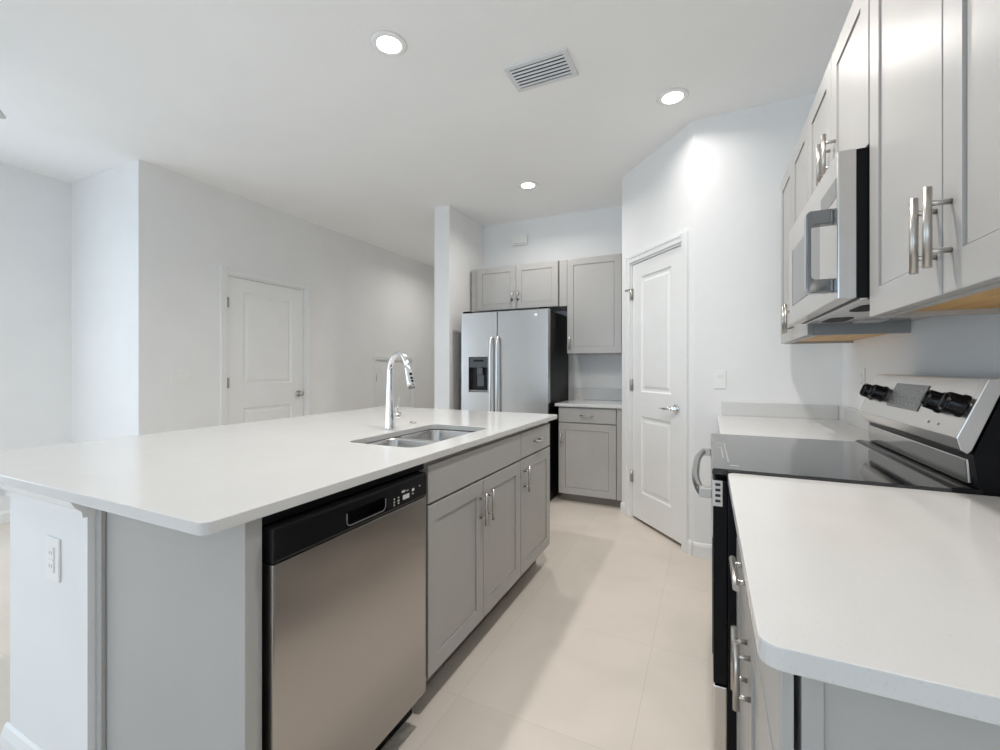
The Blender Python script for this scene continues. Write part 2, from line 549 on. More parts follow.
# baseboards
def base(name, fr, a0, a1, label):
    mb = MB()
    prof = [(0.0005, 0), (.014, 0), (.014, .070), (.009, .084), (.004, .090), (0.0005, .090)]
    mb.prism(prof, a0, a1, lambda p, t: fr.p(t, p[0], p[1]))
    return struct(name, mb, M_trim, label, 'baseboard')
base('baseboard_left', HL, YN, D2[0] - .06, 'white baseboard of the left wall')
base('baseboard_left_far', HL, D2[1] + .06, D3[0] - .052, 'white baseboard between the two hallway doors')
base('baseboard_far_left', Fr((XN, 0, 0), (0, 1, 0), (1, 0, 0)), REAR, YN, 'white baseboard of the far left wall')
base('baseboard_corner', Fr((0, YN, 0), (1, 0, 0), (0, -1, 0)), XN + .015, XL, 'white baseboard of the outside corner wall')
base('baseboard_diagonal', DG, .0, .041, 'white baseboard beside the pantry door')
base('baseboard_diagonal_left', DG, .803, DL, 'white baseboard between the pantry door and the cabinets')
base('baseboard_pantry', Fr((0, YP, 0), (1, 0, 0), (0, -1, 0)), -.088, .075, 'white baseboard of the pantry return wall')
base('baseboard_partition', Fr((0, 3.685, 0), (1, 0, 0), (0, -1, 0)), -2.458, -2.285, 'white baseboard of the partition wall end')

# ------------------------------------------------------------------ cabinet kit
def bar_pull(name, fr, a, z, length, vertical, parent, n=.0, r=.0062, stand=.030, post=.0048):
    mb = MB()
    h = length / 2; q = length * .30
    if vertical:
        mb.tube([fr.p(a, n + stand, z - h), fr.p(a, n + stand, z + h)], r, 14)
        ps = [(a, z - q), (a, z + q)]
    else:
        mb.tube([fr.p(a - h, n + stand, z), fr.p(a + h, n + stand, z)], r, 14)
        ps = [(a - q, z), (a + q, z)]
    for pa, pz in ps:
        mb.tube([fr.p(pa, n - .001, pz), fr.p(pa, n + stand, pz)], post, 10)
    return mb.build(name, M_nick, parent)

SH = [(0.0, .0), (.0006, .0080), (.0030, .0080), (.0035, .0048)]     # shaker recess
def shaker(name, fr, a0, a1, z0, z1, parent, stile=.060, rail=.060, t=.020, m=None, n0=.0005):
    mb = MB()
    mb.panel(fr, a0, a1, z0, z1, n0, t, [(a0 + stile, a1 - stile, z0 + rail, z1 - rail, SH)], .0018)
    return mb.build(name, m or M_cab, parent)
def flat_front(name, fr, a0, a1, z0, z1, parent, t=.020, n0=.0005):
    mb = MB()
    mb.panel(fr, a0, a1, z0, z1, n0, t, [], .0025)
    return mb.build(name, M_cab, parent)

def carcass(fr, a0, a1, z0, z1, depth, parent, toe=0.0, toe_back=.075, bottom=None):
    """cabinet body behind the doors: n from -depth to 0"""
    mb = MB()
    mb.box(a0, a1, -depth, 0, z0, z1, .001, fr)
    b = mb.build('body', M_cab, parent)
    if toe > 0:
        mb = MB(); mb.box(a0 + .001, a1 - .001, -depth + .01, -toe_back, 0.0005, z0, 0, fr)
        mb.build('toe_kick', M_toe, parent)
    return b

CT, CB = .912, .8865      # counter top and underside

# ------------------------------------------------------------------ island
IF = Fr((-.894, 0, 0), (0, 1, 0), (1, 0, 0))      # cabinet box face; doors stand 20 mm proud of it
ISL = 1.452                                        # knee wall right face (negative x)
# knee wall
mb = MB()
mb.box(-1.916, -1.452, .578, 2.585, 0, CB - .001)
kw = struct('wall_island', mb, M_wall, 'low white knee wall carrying the island overhang', 'wall')
mb = MB()
cp = [(0.0005, CB - .001), (.042, CB - .001), (.042, CB - .014), (.034, CB - .020), (.026, CB - .036), (.012, CB - .050), (.010, CB - .066), (.0005, CB - .066)]
mb.prism(cp, -1.916 - .04, -1.452 + .001, lambda p, t: Vector((t, .578 - p[0], p[1])))
mb.prism(cp, .578 - .04, 2.585, lambda p, t: Vector((-1.916 - p[0], t, p[1])))
struct('trim_4', mb, M_trim, 'white crown moulding under the island overhang', 'moulding')
mb = MB()
bp_ = [(0.0005, 0), (.016, 0), (.016, .098), (.008, .122), (.0005, .128)]
mb.prism(bp_, -1.932, -1.452, lambda p, t: Vector((t, .578 - p[0], p[1])))
mb.prism(bp_, .5785, 2.585, lambda p, t: Vector((-1.916 - p[0], t, p[1])))
struct('baseboard_island', mb, M_trim, 'white baseboard around the island knee wall', 'baseboard')

# end panel + filler beside the dishwasher
t = thing('end_panel', 'grey finished end panel of the island beside the dishwasher', 'cabinet panel', (-1.15, .615, 0))
mb = MB(); mb.box(-1.438, -.876, .606, .624, .0005, CB - .001, .001); mb.build('side_panel', M_cab, t)
mb = MB(); mb.box(-.896, -.874, .6062, .645, .0005, CB - .001, .001); mb.build('filler_strip', M_cab, t)
mb = MB(); mb.box(-1.450, -1.424, .594, .606, .0005, CB - .001, .003); mb.build('scribe_moulding', M_cab, t)

# sink base
t = thing('sink_base_cabinet', 'grey sink base cabinet beside the dishwasher, two doors below a long false drawer front', 'cabinet', (-1.15, 1.68, 0))
mb = MB()
mb.box(-1.45, -1.432, 1.268, 2.103, .11, CB - .001).box(-1.432, -.894, 1.268, 1.286, .11, CB - .001).box(-1.432, -.894, 2.085, 2.103, .11, CB - .001)
mb.box(-1.432, -.894, 1.286, 2.085, .11, .128).box(-.912, -.894, 1.286, 2.085, .128, .50)
mb.box(-.912, -.894, 1.286, 2.085, .50, CB - .001)
mb.build('body', M_cab, t)
mb = MB(); mb.box(-1.44, -.968, 1.270, 2.101, .0005, .11); mb.build('toe_kick', M_toe, t)
flat_front('false_drawer_front', IF, 1.272, 2.101, .735, .866, t)
dd = shaker('door', IF, 1.272, 1.684, .130, .726, t)
bar_pull('handle', IF, 1.655, .612, .135, True, dd, .020)
dd = shaker('door', IF, 1.688, 2.101, .130, .726, t)
bar_pull('handle', IF, 1.722, .612, .135, True, dd, .020)

# narrow drawer base
t = thing('drawer_base_cabinet', 'narrow grey base cabinet at the far end of the island, one drawer over one door', 'cabinet', (-1.15, 2.335, 0))
carcass(IF, 2.104, 2.570, .11, CB - .001, .555, t, .11, .074)
dr = flat_front('drawer', IF, 2.108, 2.566, .735, .866, t)
bar_pull('handle', IF, 2.337, .800, .135, False, dr, .020)
dd = shaker('door', IF, 2.108, 2.566, .130, .726, t)
bar_pull('handle', IF, 2.150, .625, .135, True, dd, .020)

# ---- dishwasher
t = thing('dishwasher', 'stainless dishwasher with black control panel in the island', 'dishwasher', (-1.15, .955, 0))
mb = MB()
mb.box(-1.430, -.905, .650, 1.262, .10, CB - .004)
mb.build('tub_body', M_satin, t)
mb = MB(); mb.box(-1.40, -.935, .652, 1.262, .0005, .098); mb.build('toe_kick', M_satin, t)
DF = Fr((-.904, 0, 0), (0, 1, 0), (1, 0, 0))
mb = MB()
mb.box(.656, 1.230, 0, .050, .122, .776, .004, DF)
mb.build('door', M_dw, t)
# control panel: sloping face with a pocket handle
mb = MB()
z0, z1 = .779, .856
pa0, pa1, pz0, pz1 = .865, 1.025, .790, .830
mb.panel(DF, .654, 1.232, z0, z1, 0, .054, [(pa0, pa1, pz0, pz1, [(.0015, .034)])], .006)
cp_ = mb.build('control_panel', M_black, t)
mb = MB()
y0, y1 = pa0 + .004, pa1 - .004
path = [(y0, pz1 - .004), (y0, pz0 + .012), (y0 + .004, pz0 + .005), (y0 + .012, pz0 + .002), (y1 - .012, pz0 + .002), (y1 - .004, pz0 + .005), (y1, pz0 + .012), (y1, pz1 - .004)]
mb.tube([DF.p(a, .0535, z) for a, z in path], .0022, 8)
mb.build('pocket_handle_rim', mat('dark_chrome', (.22, .22, .22), .25, 1.0), cp_)
mb = MB()
for a, w, z, h in ((1.060, .005, .812, .004), (1.060, .005, .803, .004), (1.060, .005, .794, .004), (1.080, .006, .812, .003), (1.080, .008, .803, .004), (1.080, .006, .795, .003),
                   (1.117, .032, .806, .014), (1.104, .016, .8245, .006), (1.124, .010, .823, .002), (1.153, .012, .818, .008), (1.151, .007, .806, .003), (1.188, .006, .822, .003)):
    MB().box(a - w / 2, a + w / 2, .0538, .0545, z - h / 2, z + h / 2, 0, DF).build('button_print', M_mark, cp_)
mb = MB(); mb.box(.651, 1.262, -.02, .018, .8585, CB - .003, 0, DF); mb.build('top_trim', M_satin, t)

# ---- island countertop with sink cut-out
def rrect(x0, x1, y0, y1, r, n=6):
    P = []
    for cx, cy, s in ((x1 - r, y0 + r, -PI / 2), (x1 - r, y1 - r, 0), (x0 + r, y1 - r, PI / 2), (x0 + r, y0 + r, PI)):
        for k in range(n + 1):
            a = s + PI / 2 * k / n
            P.append((cx + r * math.cos(a), cy + r * math.sin(a)))
    return P
def slab(outer, holes, z0, z1, bev=.0025):
    mb = MB(); bm = mb.bm
    E = []; loops = []
    for lp in [outer] + holes:
        vs = [bm.verts.new((x, y, z1)) for x, y in lp]
        loops.append(vs)
        E += [bm.edges.new((vs[i], vs[(i + 1) % len(vs)])) for i in range(len(vs))]
    r = bmesh.ops.triangle_fill(bm, use_beauty=True, use_dissolve=False, edges=E)
    top = [f for f in r['geom'] if isinstance(f, bmesh.types.BMFace)]
    ex = bmesh.ops.extrude_face_region(bm, geom=top)
    nv = [v for v in ex['geom'] if isinstance(v, bmesh.types.BMVert)]
    bmesh.ops.translate(bm, verts=nv, vec=(0, 0, z0 - z1))
    bmesh.ops.recalc_face_normals(bm, faces=bm.faces[:])
    if bev:
        rim = [e for e in bm.edges if len(e.link_faces) == 2 and abs(e.verts[0].co.z - e.verts[1].co.z) < 1e-6
               and abs(e.link_faces[0].normal.z - e.link_faces[1].normal.z) > .5]
        bmesh.ops.bevel(bm, geom=rim, offset=bev, segments=2, affect='EDGES', profile=.6)
    return mb
SX0, SX1, SY0, SY1 = -1.306, -.972, 1.325, 1.945
mb = slab(rrect(-2.25, -.858, .512, 2.680, .022), [rrect(SX0, SX1, SY0, SY1, .045)], CB, CT)
ict = mb.build('countertop', M_quartz)
tag(ict, 'large white quartz island countertop with sink cut-out', 'countertop')

# ---- double bowl sink
t = thing('sink', 'stainless double bowl undermount sink in the island', 'sink', (-1.133, 1.66, .69))
def bowl(x0, x1, y0, y1, name):
    mb = MB(); bm = mb.bm
    spec = [(-.014, .8860, .05), (.0, .8855, .045), (.002, .880, .045), (.010, .72, .05), (.020, .700, .045), (.045, .692, .03)]
    rings = [[bm.verts.new((x, y, z)) for x, y in rrect(x0 + i, x1 - i, y0 + i, y1 - i, r, 7)] for i, z, r in spec]
    for A, B in zip(rings, rings[1:]):
        for k in range(len(A)):
            f = bm.faces.new([A[k], A[(k + 1) % len(A)], B[(k + 1) % len(A)], B[k]]); f.smooth = True
    bm.faces.new(rings[-1])
    bmesh.ops.recalc_face_normals(bm, faces=bm.faces[:])
    # inward facing: flip if the floor points down
    if bm.faces[-1].normal.z < 0 or True:
        for f in bm.faces: 
            pass
    o = mb.build(name, M_bowl, t)
    md = o.modifiers.new('thickness', 'SOLIDIFY'); md.thickness = .0015
    cx, cy = (x0 + x1) / 2 - .05, (y0 + y1) / 2
    mb = MB(); mb.lathe([(.0, .002), (.012, .002), (.030, .001), (.042, .004), (.046, .002), (.046, .0)], (cx, cy, .693), (0, 0, 1), 28)
    mb.build('drain', M_chrome, o)
bowl(SX0 - .004, SX1 + .004, SY0 - .004, 1.612, 'bowl')
bowl(SX0 - .004, SX1 + .004, 1.640, SY1 + .004, 'bowl')

# ---- faucet
FX, FY = -1.391, 1.702
t = thing('faucet', 'tall chrome pull-down faucet behind the island sink', 'faucet', (FX, FY, CT))
mb = MB()
mb.lathe([(.0, .0005), (.026, .0005), (.0265, .004), (.0240, .012), (.0225, .06), (.0185, .16), (.0152, .25), (.0135, .285)], (FX, FY, CT), (0, 0, 1), 28)
mb.build('body', M_chrome, t)
ang = math.radians(-24)
dx, dy = math.cos(ang), math.sin(ang)
R = .088; zc = CT + .272
pts = [(FX, FY, CT + .24)]
for k in range(17):
    a = PI - k / 16 * (PI * .905)
    r_ = R
    pts.append((FX + dx * (R + r_ * math.cos(a)), FY + dy * (R + r_ * math.cos(a)), zc + r_ * math.sin(a)))
mb = MB(); mb.tube(pts, .0128, 16); sp = mb.build('spout', M_chrome, t)
e1, e0 = Vector(pts[-1]), Vector(pts[-2])
tv = (e1 - e0).normalized()
hp = [e1 - tv * .004, e1 + tv * .010, e1 + tv * .045, e1 + tv * .080, e1 + tv * .096]
mb = MB(); mb.tube(hp, [.0145, .0155, .0160, .0185, .0178], 18); hd = mb.build('spray_head', M_chrome, t)
mb = MB(); mb.tube([e1 + tv * .0955, e1 + tv * .102], [.0165, .015], 18); mb.build('aerator', M_slot, hd)
side = Vector((dx, dy, 0)).normalized()
side = (side - tv * side.dot(tv)).normalized()
mb = MB()
for q in (.040, .060, .074):
    c_ = e1 + tv * q + side * .0155
    mb.lathe([(.0, .004), (.006, .0035), (.0075, .0)], c_, side, 12)
mb.build('spray_buttons', M_black, hd)
mb = MB()
hz = CT + .062
hd_dir = Vector((.40, .92, 0)).normalized()
h0 = Vector((FX, FY, hz))
mb.tube([h0 + hd_dir * .018, h0 + hd_dir * .054], .0150, 16)
mb.tube([h0 + hd_dir * .050, h0 + hd_dir * .056], [.0125, .009], 16)
mb.tube([h0 + hd_dir * .040 + Vector((0, 0, .008)), h0 + hd_dir * .044 + Vector((0, 0, .045)), h0 + hd_dir * .050 + Vector((0, 0, .088))], [.0052, .0042, .0036], 10)
mb.build('lever', M_chrome, t)
mb = MB(); mb.lathe([(0, .010), (.014, .010), (.017, .007), (.018, .0005), (0, .0005)], (-1.424, 1.931, CT), (0, 0, 1), 24)
tag(mb.build('air_switch', M_nick), 'small round nickel button on the island counter past the faucet', 'sink button')

# ------------------------------------------------------------------ range wall, base run
RF = Fr((.0915, 0, 0), (0, 1, 0), (-1, 0, 0))      # base cabinet box face (doors proud towards -x)
t = thing('base_cabinet', 'grey base cabinet at the near end of the range wall, two doors under one drawer', 'cabinet', (.38, .98, 0))
mb = MB()
mb.box(.0915, .1115, .570, 1.392, .11, CB - .001, .001)
mb.box(.1120, .670, .579, 1.392, .11, CB - .001, .001)
mb.build('body', M_cab, t)
mb = MB(); mb.box(.166, .66, .580, 1.390, .0005, .11); mb.build('toe_kick', M_toe, t)
dr = flat_front('drawer', RF, .572, 1.389, .745, .872, t, n0=.007)
bar_pull('handle', RF, .990, .800, .140, False, dr, .020, r=.0062, stand=.025)
dd = shaker('door', RF, .572, .981, .130, .736, t, n0=.007)
bar_pull('handle', RF, .945, .623, .128, True, dd, .020, r=.0062, stand=.0235)
dd = shaker('door', RF, .984, 1.389, .130, .736, t, n0=.007)
bar_pull('handle', RF, 1.022, .610, .128, True, dd, .020, r=.0062, stand=.0235)
mb = MB(); mb.box(.1120, .670, .574, .5785, .0005, CB - .001, .0005); mb.build('end_panel', M_cab, t)

mb = slab(rrect(.0495, .688, .5435, 1.394, .022), [], CB, CT)
tag(mb.build('countertop', M_quartz), 'white quartz countertop in front of the range, nearest the camera', 'countertop')

t = thing('base_cabinet', 'grey base cabinet between the range and the pantry wall', 'cabinet', (.38, 2.62, 0))
carcass(RF, 2.160, 3.075, .11, CB - .001, .58, t, .11, .075)
dr = flat_front('drawer', RF, 2.164, 3.070, .745, .872, t)
bar_pull('handle', RF, 2.62, .808, .150, False, dr, .020)
dd = shaker('door', RF, 2.164, 2.615, .130, .736, t)
bar_pull('handle', RF, 2.575, .615, .150, True, dd, .020)
dd = shaker('door', RF, 2.619, 3.070, .130, .736, t)
bar_pull('handle', RF, 2.66, .615, .150, True, dd, .020)
t = thing('countertop', 'white quartz countertop with backsplash between range and pantry wall', 'countertop', (.37, 2.62, CB))
slab(rrect(.0495, .688, 2.158, 3.092, .004), [], CB, CT).build('slab', M_quartz, t)
mb = MB(); mb.box(.076, .668, 3.073, 3.0925, CT + .0003, .995, .0015); mb.build('backsplash', M_quartz, t)
mb = MB(); mb.box(.669, .6885, 2.158, 3.0925, CT + .0003, .995, .0015); mb.build('side_backsplash', M_quartz, t)

# ---- range
RY0, RY1 = 1.4, 2.152
t = thing('range', 'freestanding black and stainless electric range with rear control panel', 'range', (.33, 1.776, 0))
mb = MB()
mb.box(.050, .650, RY0, RY1, .03, .902, .003)
for px in (.10, .60):
    for py in (RY0 + .05, RY1 - .05):
        mb.tube([(px, py, .0005), (px, py, .032)], .015, 10)
mb.build('body', M_satin, t)
mb = MB()
mb.prism([(.010, .903), (.010, .916), (.014, .9205), (.520, .9205), (.520, .903)], RY0 - .006, RY1 - .02, lambda p, y: Vector((p[0], y, p[1])), .0018)
ck = mb.build('cooktop', M_glass, t)
M_burn = mat('burner_ring_grey', (.013, .013, .013), .07)
M_bmark = mat('glass_print_grey', (.26, .26, .26), .3)
mb = MB()
for (bx0, bx1, by0, by1) in ((.030, .058, 1.50, 1.875), (.030, .045, 1.56, 1.775)):
    mb.box(bx0, bx1, by1 - .022, by1, .9206, .9208)
    mb.box(bx1 - .005, bx1, by0, by1 - .022, .9206, .9208)
mb.build('burner_marking', M_bmark, ck)
mb = MB(); mb.box(.058, .080, 1.449, 1.456, .9206, .9209); mb.build('hot_light', M_mark, ck)
# rear vent lip climbing to the backguard
mb = MB()
lip = [(.520, .903), (.520, .9215), (.530, .9255), (.540, .9262), (.552, .924), (.575, .924), (.575, .903)]
mb.prism(lip, RY0 - .004, RY1 - .002, lambda p, y: Vector((p[0], y, p[1])), .0012)
mb.build('rear_lip', M_black, t)
mb = MB()
mb.prism([(.562, .9265), (.558, .988), (.573, .988), (.573, .9265)], RY0 + .030, RY1 - .002, lambda p, y: Vector((p[0], y, p[1])), .004)
mb.build('riser', mat('polished_dark_steel', (.36, .35, .34), .12, 1.0), t)
# backguard
mb = MB()
mb.prism([(.575, .905), (.562, 1.000), (.622, 1.172), (.685, 1.172), (.685, .905)], RY0 + .006, RY1 - .004, lambda p, y: Vector((p[0], y, p[1])), .001)
bgd = mb.build('backguard', M_satin, t)
face = [(.531, 1.040), (.585, 1.180), (.618, 1.183), (.558, 1.012), (.550, 1.003), (.538, 1.012)]
mb = MB()
mb.prism(face, RY0 + .020, RY1 - .004, lambda p, y: Vector((p[0], y, p[1])), .0015)
cpn = mb.build('control_panel', M_range, t)
mb = MB()
mb.prism([(x - .002 if x < .56 else x, z) for x, z in face], RY0 - .002, RY0 + .0195, lambda p, y: Vector((p[0], y, p[1])), .002)
mb.build('end_cap', M_range, t)
sl = Vector((.054, 0, .140)).normalized()          # up the slope
sn = Vector((-.140, 0, .054)).normalized()         # outward
def pt(y, u, n=0.0):
    p = Vector((.531, y, 1.040)) + sl * u + sn * n
    return p
for ky in (2.085, 1.985, 1.555, 1.450):
    o = pt(ky, .078)
    mb = MB()
    mb.lathe([(0, .001), (.029, .001), (.029, .004), (.0255, .006), (.0250, .030), (.023, .034), (0, .034)], o, sn, 28)
    k = mb.build('knob', M_black, t)
    mb = MB()
    fr_ = [o + sn * .012 + sl * q for q in (-.021, .021)]
    mb.tube([o + sn * .0345 - sl * .018, o + sn * .0345 + sl * .018], .004, 8)
    mb.build('knob_grip', M_black, k)
mb = MB()
a, b = pt(1.665, .042, .0008), pt(1.665, .122, .0008)
c_, d = pt(1.905, .122, .0008), pt(1.905, .042, .0008)
mb._hexa([a, b, c_, d] + [q + sn * .0015 for q in (a, b, c_, d)])
ds = mb.build('display', M_disp, t)
mb = MB()
for i in range(7):
    for j in range(3):
        if (i, j) in ((3, 2), (2, 2), (4, 2)): continue
        y = 1.695 + i * .030
        u = .058 + j * .022
        o = pt(y, u, .0025)
        w = Vector((0, .005, 0)); h = sl * .0018
        MB()._hexa([o - w - h, o + w - h, o + w + h, o - w + h] + [q + sn * .0004 for q in (o - w - h, o + w - h, o + w + h, o - w + h)]).build(
            'display_print', mat('display_print_grey', (.30, .30, .295), .5), ds)
mb = MB()
for y in (1.515, 1.570):
    MB().lathe([(0, .001), (.004, .001), (.004, 0)], pt(y, .022), sn, 12).build('indicator_mark', M_slot, cpn)
# oven door, drawer
mb = MB()
mb.box(.0135, .049, RY0 + .002, RY1 - .002, .305, .885, .003)
od = mb.build('oven_door', M_satin, t)
mb = MB(); mb.box(.0105, .0132, RY0 + .004, RY1 - .004, .72, .884, .001); mb.build('door_steel_band', M_range, od)
mb = MB(); mb.box(.0108, .0134, RY0 + .05, RY1 - .05, .36, .70, .001); mb.build('door_window', M_glass, od)
mb = MB(); mb.box(.011, .038, RY0 - .004, RY0 + .0015, .812, .886, .002)
ev = mb.build('end_vent', M_range, od)
mb = MB()
for k in range(4):
    MB().box(.0185, .0315, RY0 - .0046, RY0 - .0035, .824 + k * .0155, .8315 + k * .0155, 0).build('vent_slot', M_dark, ev)
mb = MB(); mb.box(.0145, .049, RY0 + .001, RY1 - .002, .065, .300, .004); mb.build('storage_drawer', M_range, t)
hy0, hy1 = RY0 + .030, RY1 - .045
hzz = .842
path = []
for k in range(25):
    s = k / 24
    y = hy0 + (hy1 - hy0) * s
    bow = 1 - abs(2 * s - 1) ** 3.0
    path.append((-.018 - .022 * bow, y, hzz))
mb = MB(); mb.tube(path, .0125, 14)
hd = mb.build('door_handle', mat('smoked_chrome', (.24, .24, .24), .14, 1.0), od)
for y in (hy0, hy1):
    mb = MB(); mb.box(-.024, .0105, y - .016, y + .016, hzz - .014, hzz + .014, .003); mb.build('handle_bracket', M_nick, hd)

# ------------------------------------------------------------------ range wall, wall cabinets
UF = Fr((.386, 0, 0), (0, 1, 0), (-1, 0, 0))
UB, UT = 1.337, 2.232
def upper(label, y0, y1, z0, z1, handles, group=None, hz=None, hl=.135, r=.0066):
    t = thing('wall_cabinet', label, 'cabinet', (.53, (y0 + y1) / 2, z0), group)
    mb = MB()
    # box with sunk underside: sides, back, top, bottom board 18 mm up
    mb.box(.3865, .404, y0, y1, z0, z1)                  # face frame
    mb.box(.4045, .688, y0, y0 + .016, z0, z1).box(.4045, .688, y1 - .016, y1, z0, z1)
    mb.box(.4045, .688, y0 + .016, y1 - .016, z1 - .016, z1).box(.672, .688, y0 + .016, y1 - .016, z0 + .03, z1 - .016)
    mb.build('body', M_cab, t)
    mb = MB(); mb.box(.4045, .6875, y0 + .0165, y1 - .0165, z0 + .012, z0 + .026); mb.build('bottom_board', M_ply, t)
    m = (y0 + y1) / 2
    for a0, a1, ha in ((y0 + .003, m - .002, handles[0]), (m + .002, y1 - .003, handles[1])):
        dd = shaker('door', UF, a0, a1, z0 + .003, z1 - .003, t, stile=.064, rail=.066)
        bar_pull('handle', UF, ha, hz, hl, True, dd, .020, r=r, stand=.031)
    return t
upper('tall grey wall cabinet nearest the camera, right of the microwave', .632, 1.398, UB - .008, UT, (.982, 1.036), hz=1.442)
upper('short grey wall cabinet directly above the microwave', 1.402, 2.150, 1.768, UT, (1.722, 1.792), hz=1.886)
upper('tall grey wall cabinet between the microwave and pantry wall', 2.154, 2.893, UB, UT, (2.488, 2.560), hz=1.440)

# ---- microwave
MX = .302
t = thing('microwave', 'stainless over-the-range microwave hanging above the cooktop', 'microwave', (.49, 1.776, 1.375))
MY0, MY1, MZ0, MZ1 = 1.402, 2.150, 1.384, 1.764
mb = MB(); mb.box(.342, .688, MY0 + .002, MY1 - .002, MZ0, MZ1, .002); mb.build('body', M_satin, t)
MF = Fr((.341, 0, 0), (0, 1, 0), (-1, 0, 0))
mb = MB()
mb.panel(MF, MY0, MY1, MZ0 + .001, MZ1, 0, .039, [(1.60, 2.078, 1.448, 1.672, [(.004, .003)])], .004)
md_ = mb.build('door', M_range, t)
mb = MB(); mb.box(1.606, 2.072, .0365, .0378, 1.454, 1.666, 0, MF); mb.build('door_window', M_glass, md_)
mb = MB(); mb.box(MY0 + .012, 1.585, .0392, .0396, 1.648, 1.700, 0, MF); mb.build('clock_display', M_disp, md_)
HY = 1.455
mb = MB()
mb.prism([(.0392, 1.592), (.0392, 1.630), (.092, 1.630), (.100, 1.622), (.100, 1.416), (.092, 1.408), (.0392, 1.408), (.0392, 1.444),
          (.082, 1.444), (.088, 1.452), (.088, 1.584), (.082, 1.592)], HY - .017, HY + .017, lambda p, y: MF.p(y, p[0], p[1]), .003)
mb.build('handle', mat('grey_chrome', (.26, .27, .28), .10, 1.0), md_)
mb = MB(); mb.box(.350, .680, MY0 + .004, MY1 - .004, MZ0 - .006, MZ0 - .0005, .001)
un = mb.build('underside_plate', M_range, t)
for by in (1.60, 1.95):
    mb = MB()
    mb.prism(rrect(.385, .455, by - .08, by + .08, .030), 0, 1, lambda p, k: Vector((p[0], p[1], MZ0 - .0065 - .0015 * k)))
    mb.build('grease_filter', M_dark, un)
for by in (1.50, 2.05):
    mb = MB(); mb.box(.50, .58, by - .05, by + .05, MZ0 - .0085, MZ0 - .0062, .001)
    mb.build('cooktop_lamp', M_plate, un)

# ------------------------------------------------------------------ fridge alcove
t = thing('refrigerator', 'stainless side-by-side refrigerator with black sides and water dispenser', 'refrigerator', (-1.73, 4.05, 0))
FY0 = 3.72
mb = MB(); mb.box(-2.172, -1.286, FY0 + .066, 4.36, .02, 1.725, .004); mb.build('body', M_satin, t)
mb = MB(); mb.box(-2.165, -1.293, FY0 + .04, FY0 + .30, .0005, .06, .003); mb.build('base_grille', M_satin, t)
FF = Fr((0, FY0 + .060, 0), (1, 0, 0), (0, -1, 0))
ax0, ax1, az0, az1 = -2.090, -1.882, .975, 1.312
mb = MB()
mb.panel(FF, -2.174, -1.790, .075, 1.735, 0, .060, [(ax0, ax1, az0, az1, [(.002, .004), (.004, .050)])], .006)
fd = mb.build('freezer_door', M_fridge, t)
mb = MB(); mb.box(ax0 + .006, ax1 - .006, .030, .054, 1.212, az1 - .006, .002, FF)
dp = mb.build('dispenser_panel', mat('dispenser_grey', (.055, .065, .068), .3), fd)
mb = MB(); mb.box(ax0 + .05, ax1 - .05, .0545, .0552, 1.265, 1.285, 0, FF); mb.build('dispenser_display', M_black, dp)
mb = MB(); mb.box(ax0 + .006, ax1 - .006, .0106, .013, az0 + .006, 1.211, 0, FF); mb.build('dispenser_recess', M_black, fd)
mb = MB(); mb.box(-2.01, -1.95, .014, .040, 1.14, 1.211, .004, FF).box(-2.015, -1.945, .014, .022, 1.03, 1.14, .003, FF)
mb.build('dispenser_paddle', mat('dispenser_paddle_grey', (.10, .10, .11), .25), fd)
mb = MB(); mb.box(ax0 + .01, ax1 - .01, .014, .050, az0 + .006, az0 + .018, .002, FF); mb.build('drip_tray', M_slot, fd)
mb = MB()
mb.panel(FF, -1.782, -1.284, .075, 1.735, 0, .060, [], .006)
rd = mb.build('fresh_food_door', M_fridge, t)
for xx, par in ((-1.838, fd), (-1.770, rd)):
    mb = MB()
    pp = [(0.058, 1.495), (.085, 1.485), (.098, 1.455), (.101, 1.35), (.102, 1.05), (.102, .95), (.101, .70), (.098, .60), (.085, .57), (.058, .56)]
    mb.tube([FF.p(xx, n, z) for n, z in pp], .0120, 14)
    mb.build('handle', mat('pale_satin_steel', (.78, .79, .80), .30, 1.0), par)
mb = MB(); mb.lathe([(0, .001), (.016, .001), (.016, 0)], FF.p(-1.400, .060, 1.680), FF.n, 24)
mb.build('badge', M_plate, rd)
for xx in (-2.12, -1.335):
    mb = MB(); mb.box(xx - .04, xx + .04, FY0 + .01, FY0 + .12, 1.7355, 1.752, .004); mb.build('hinge_cover', M_satin, t)

BU = Fr((0, 4.09, 0), (1, 0, 0), (0, -1, 0))
t = thing('wall_cabinet', 'short wide grey wall cabinet above the refrigerator', 'cabinet', (-1.74, 4.25, 1.795))
mb = MB(); mb.box(-2.262, -1.302, 4.0905, 4.408, 1.797, 2.240, .001); mb.build('body', M_cab, t)
mb = MB(); mb.box(-2.262, -2.190, 4.0885, 4.0902, 1.797, 2.240, .001); mb.build('filler_strip', M_cab, t)
dd = shaker('door', BU, -2.186, -1.747, 1.800, 2.238, t)
bar_pull('handle', BU, -1.776, 1.925, .10, True, dd, .020, r=.0055)
dd = shaker('door', BU, -1.743, -1.306, 1.800, 2.238, t)
bar_pull('handle', BU, -1.714, 1.925, .10, True, dd, .020, r=.0055)

t = thing('wall_cabinet', 'tall single door grey wall cabinet right of the refrigerator', 'cabinet', (-.96, 4.25, 1.338))
mb = MB(); mb.box(-1.213, -.653, 4.0905, 4.408, 1.341, 2.240, .001); mb.build('body', M_cab, t)
mb = MB(); mb.box(-1.292, -1.217, 4.076, 4.0900, 1.797, 2.240, .001); mb.build('filler_strip', M_cab, t)
dd = shaker('door', BU, -1.213, -.710, 1.343, 2.238, t)
bar_pull('handle', BU, -1.186, 1.44, .125, True, dd, .020, r=.0055)

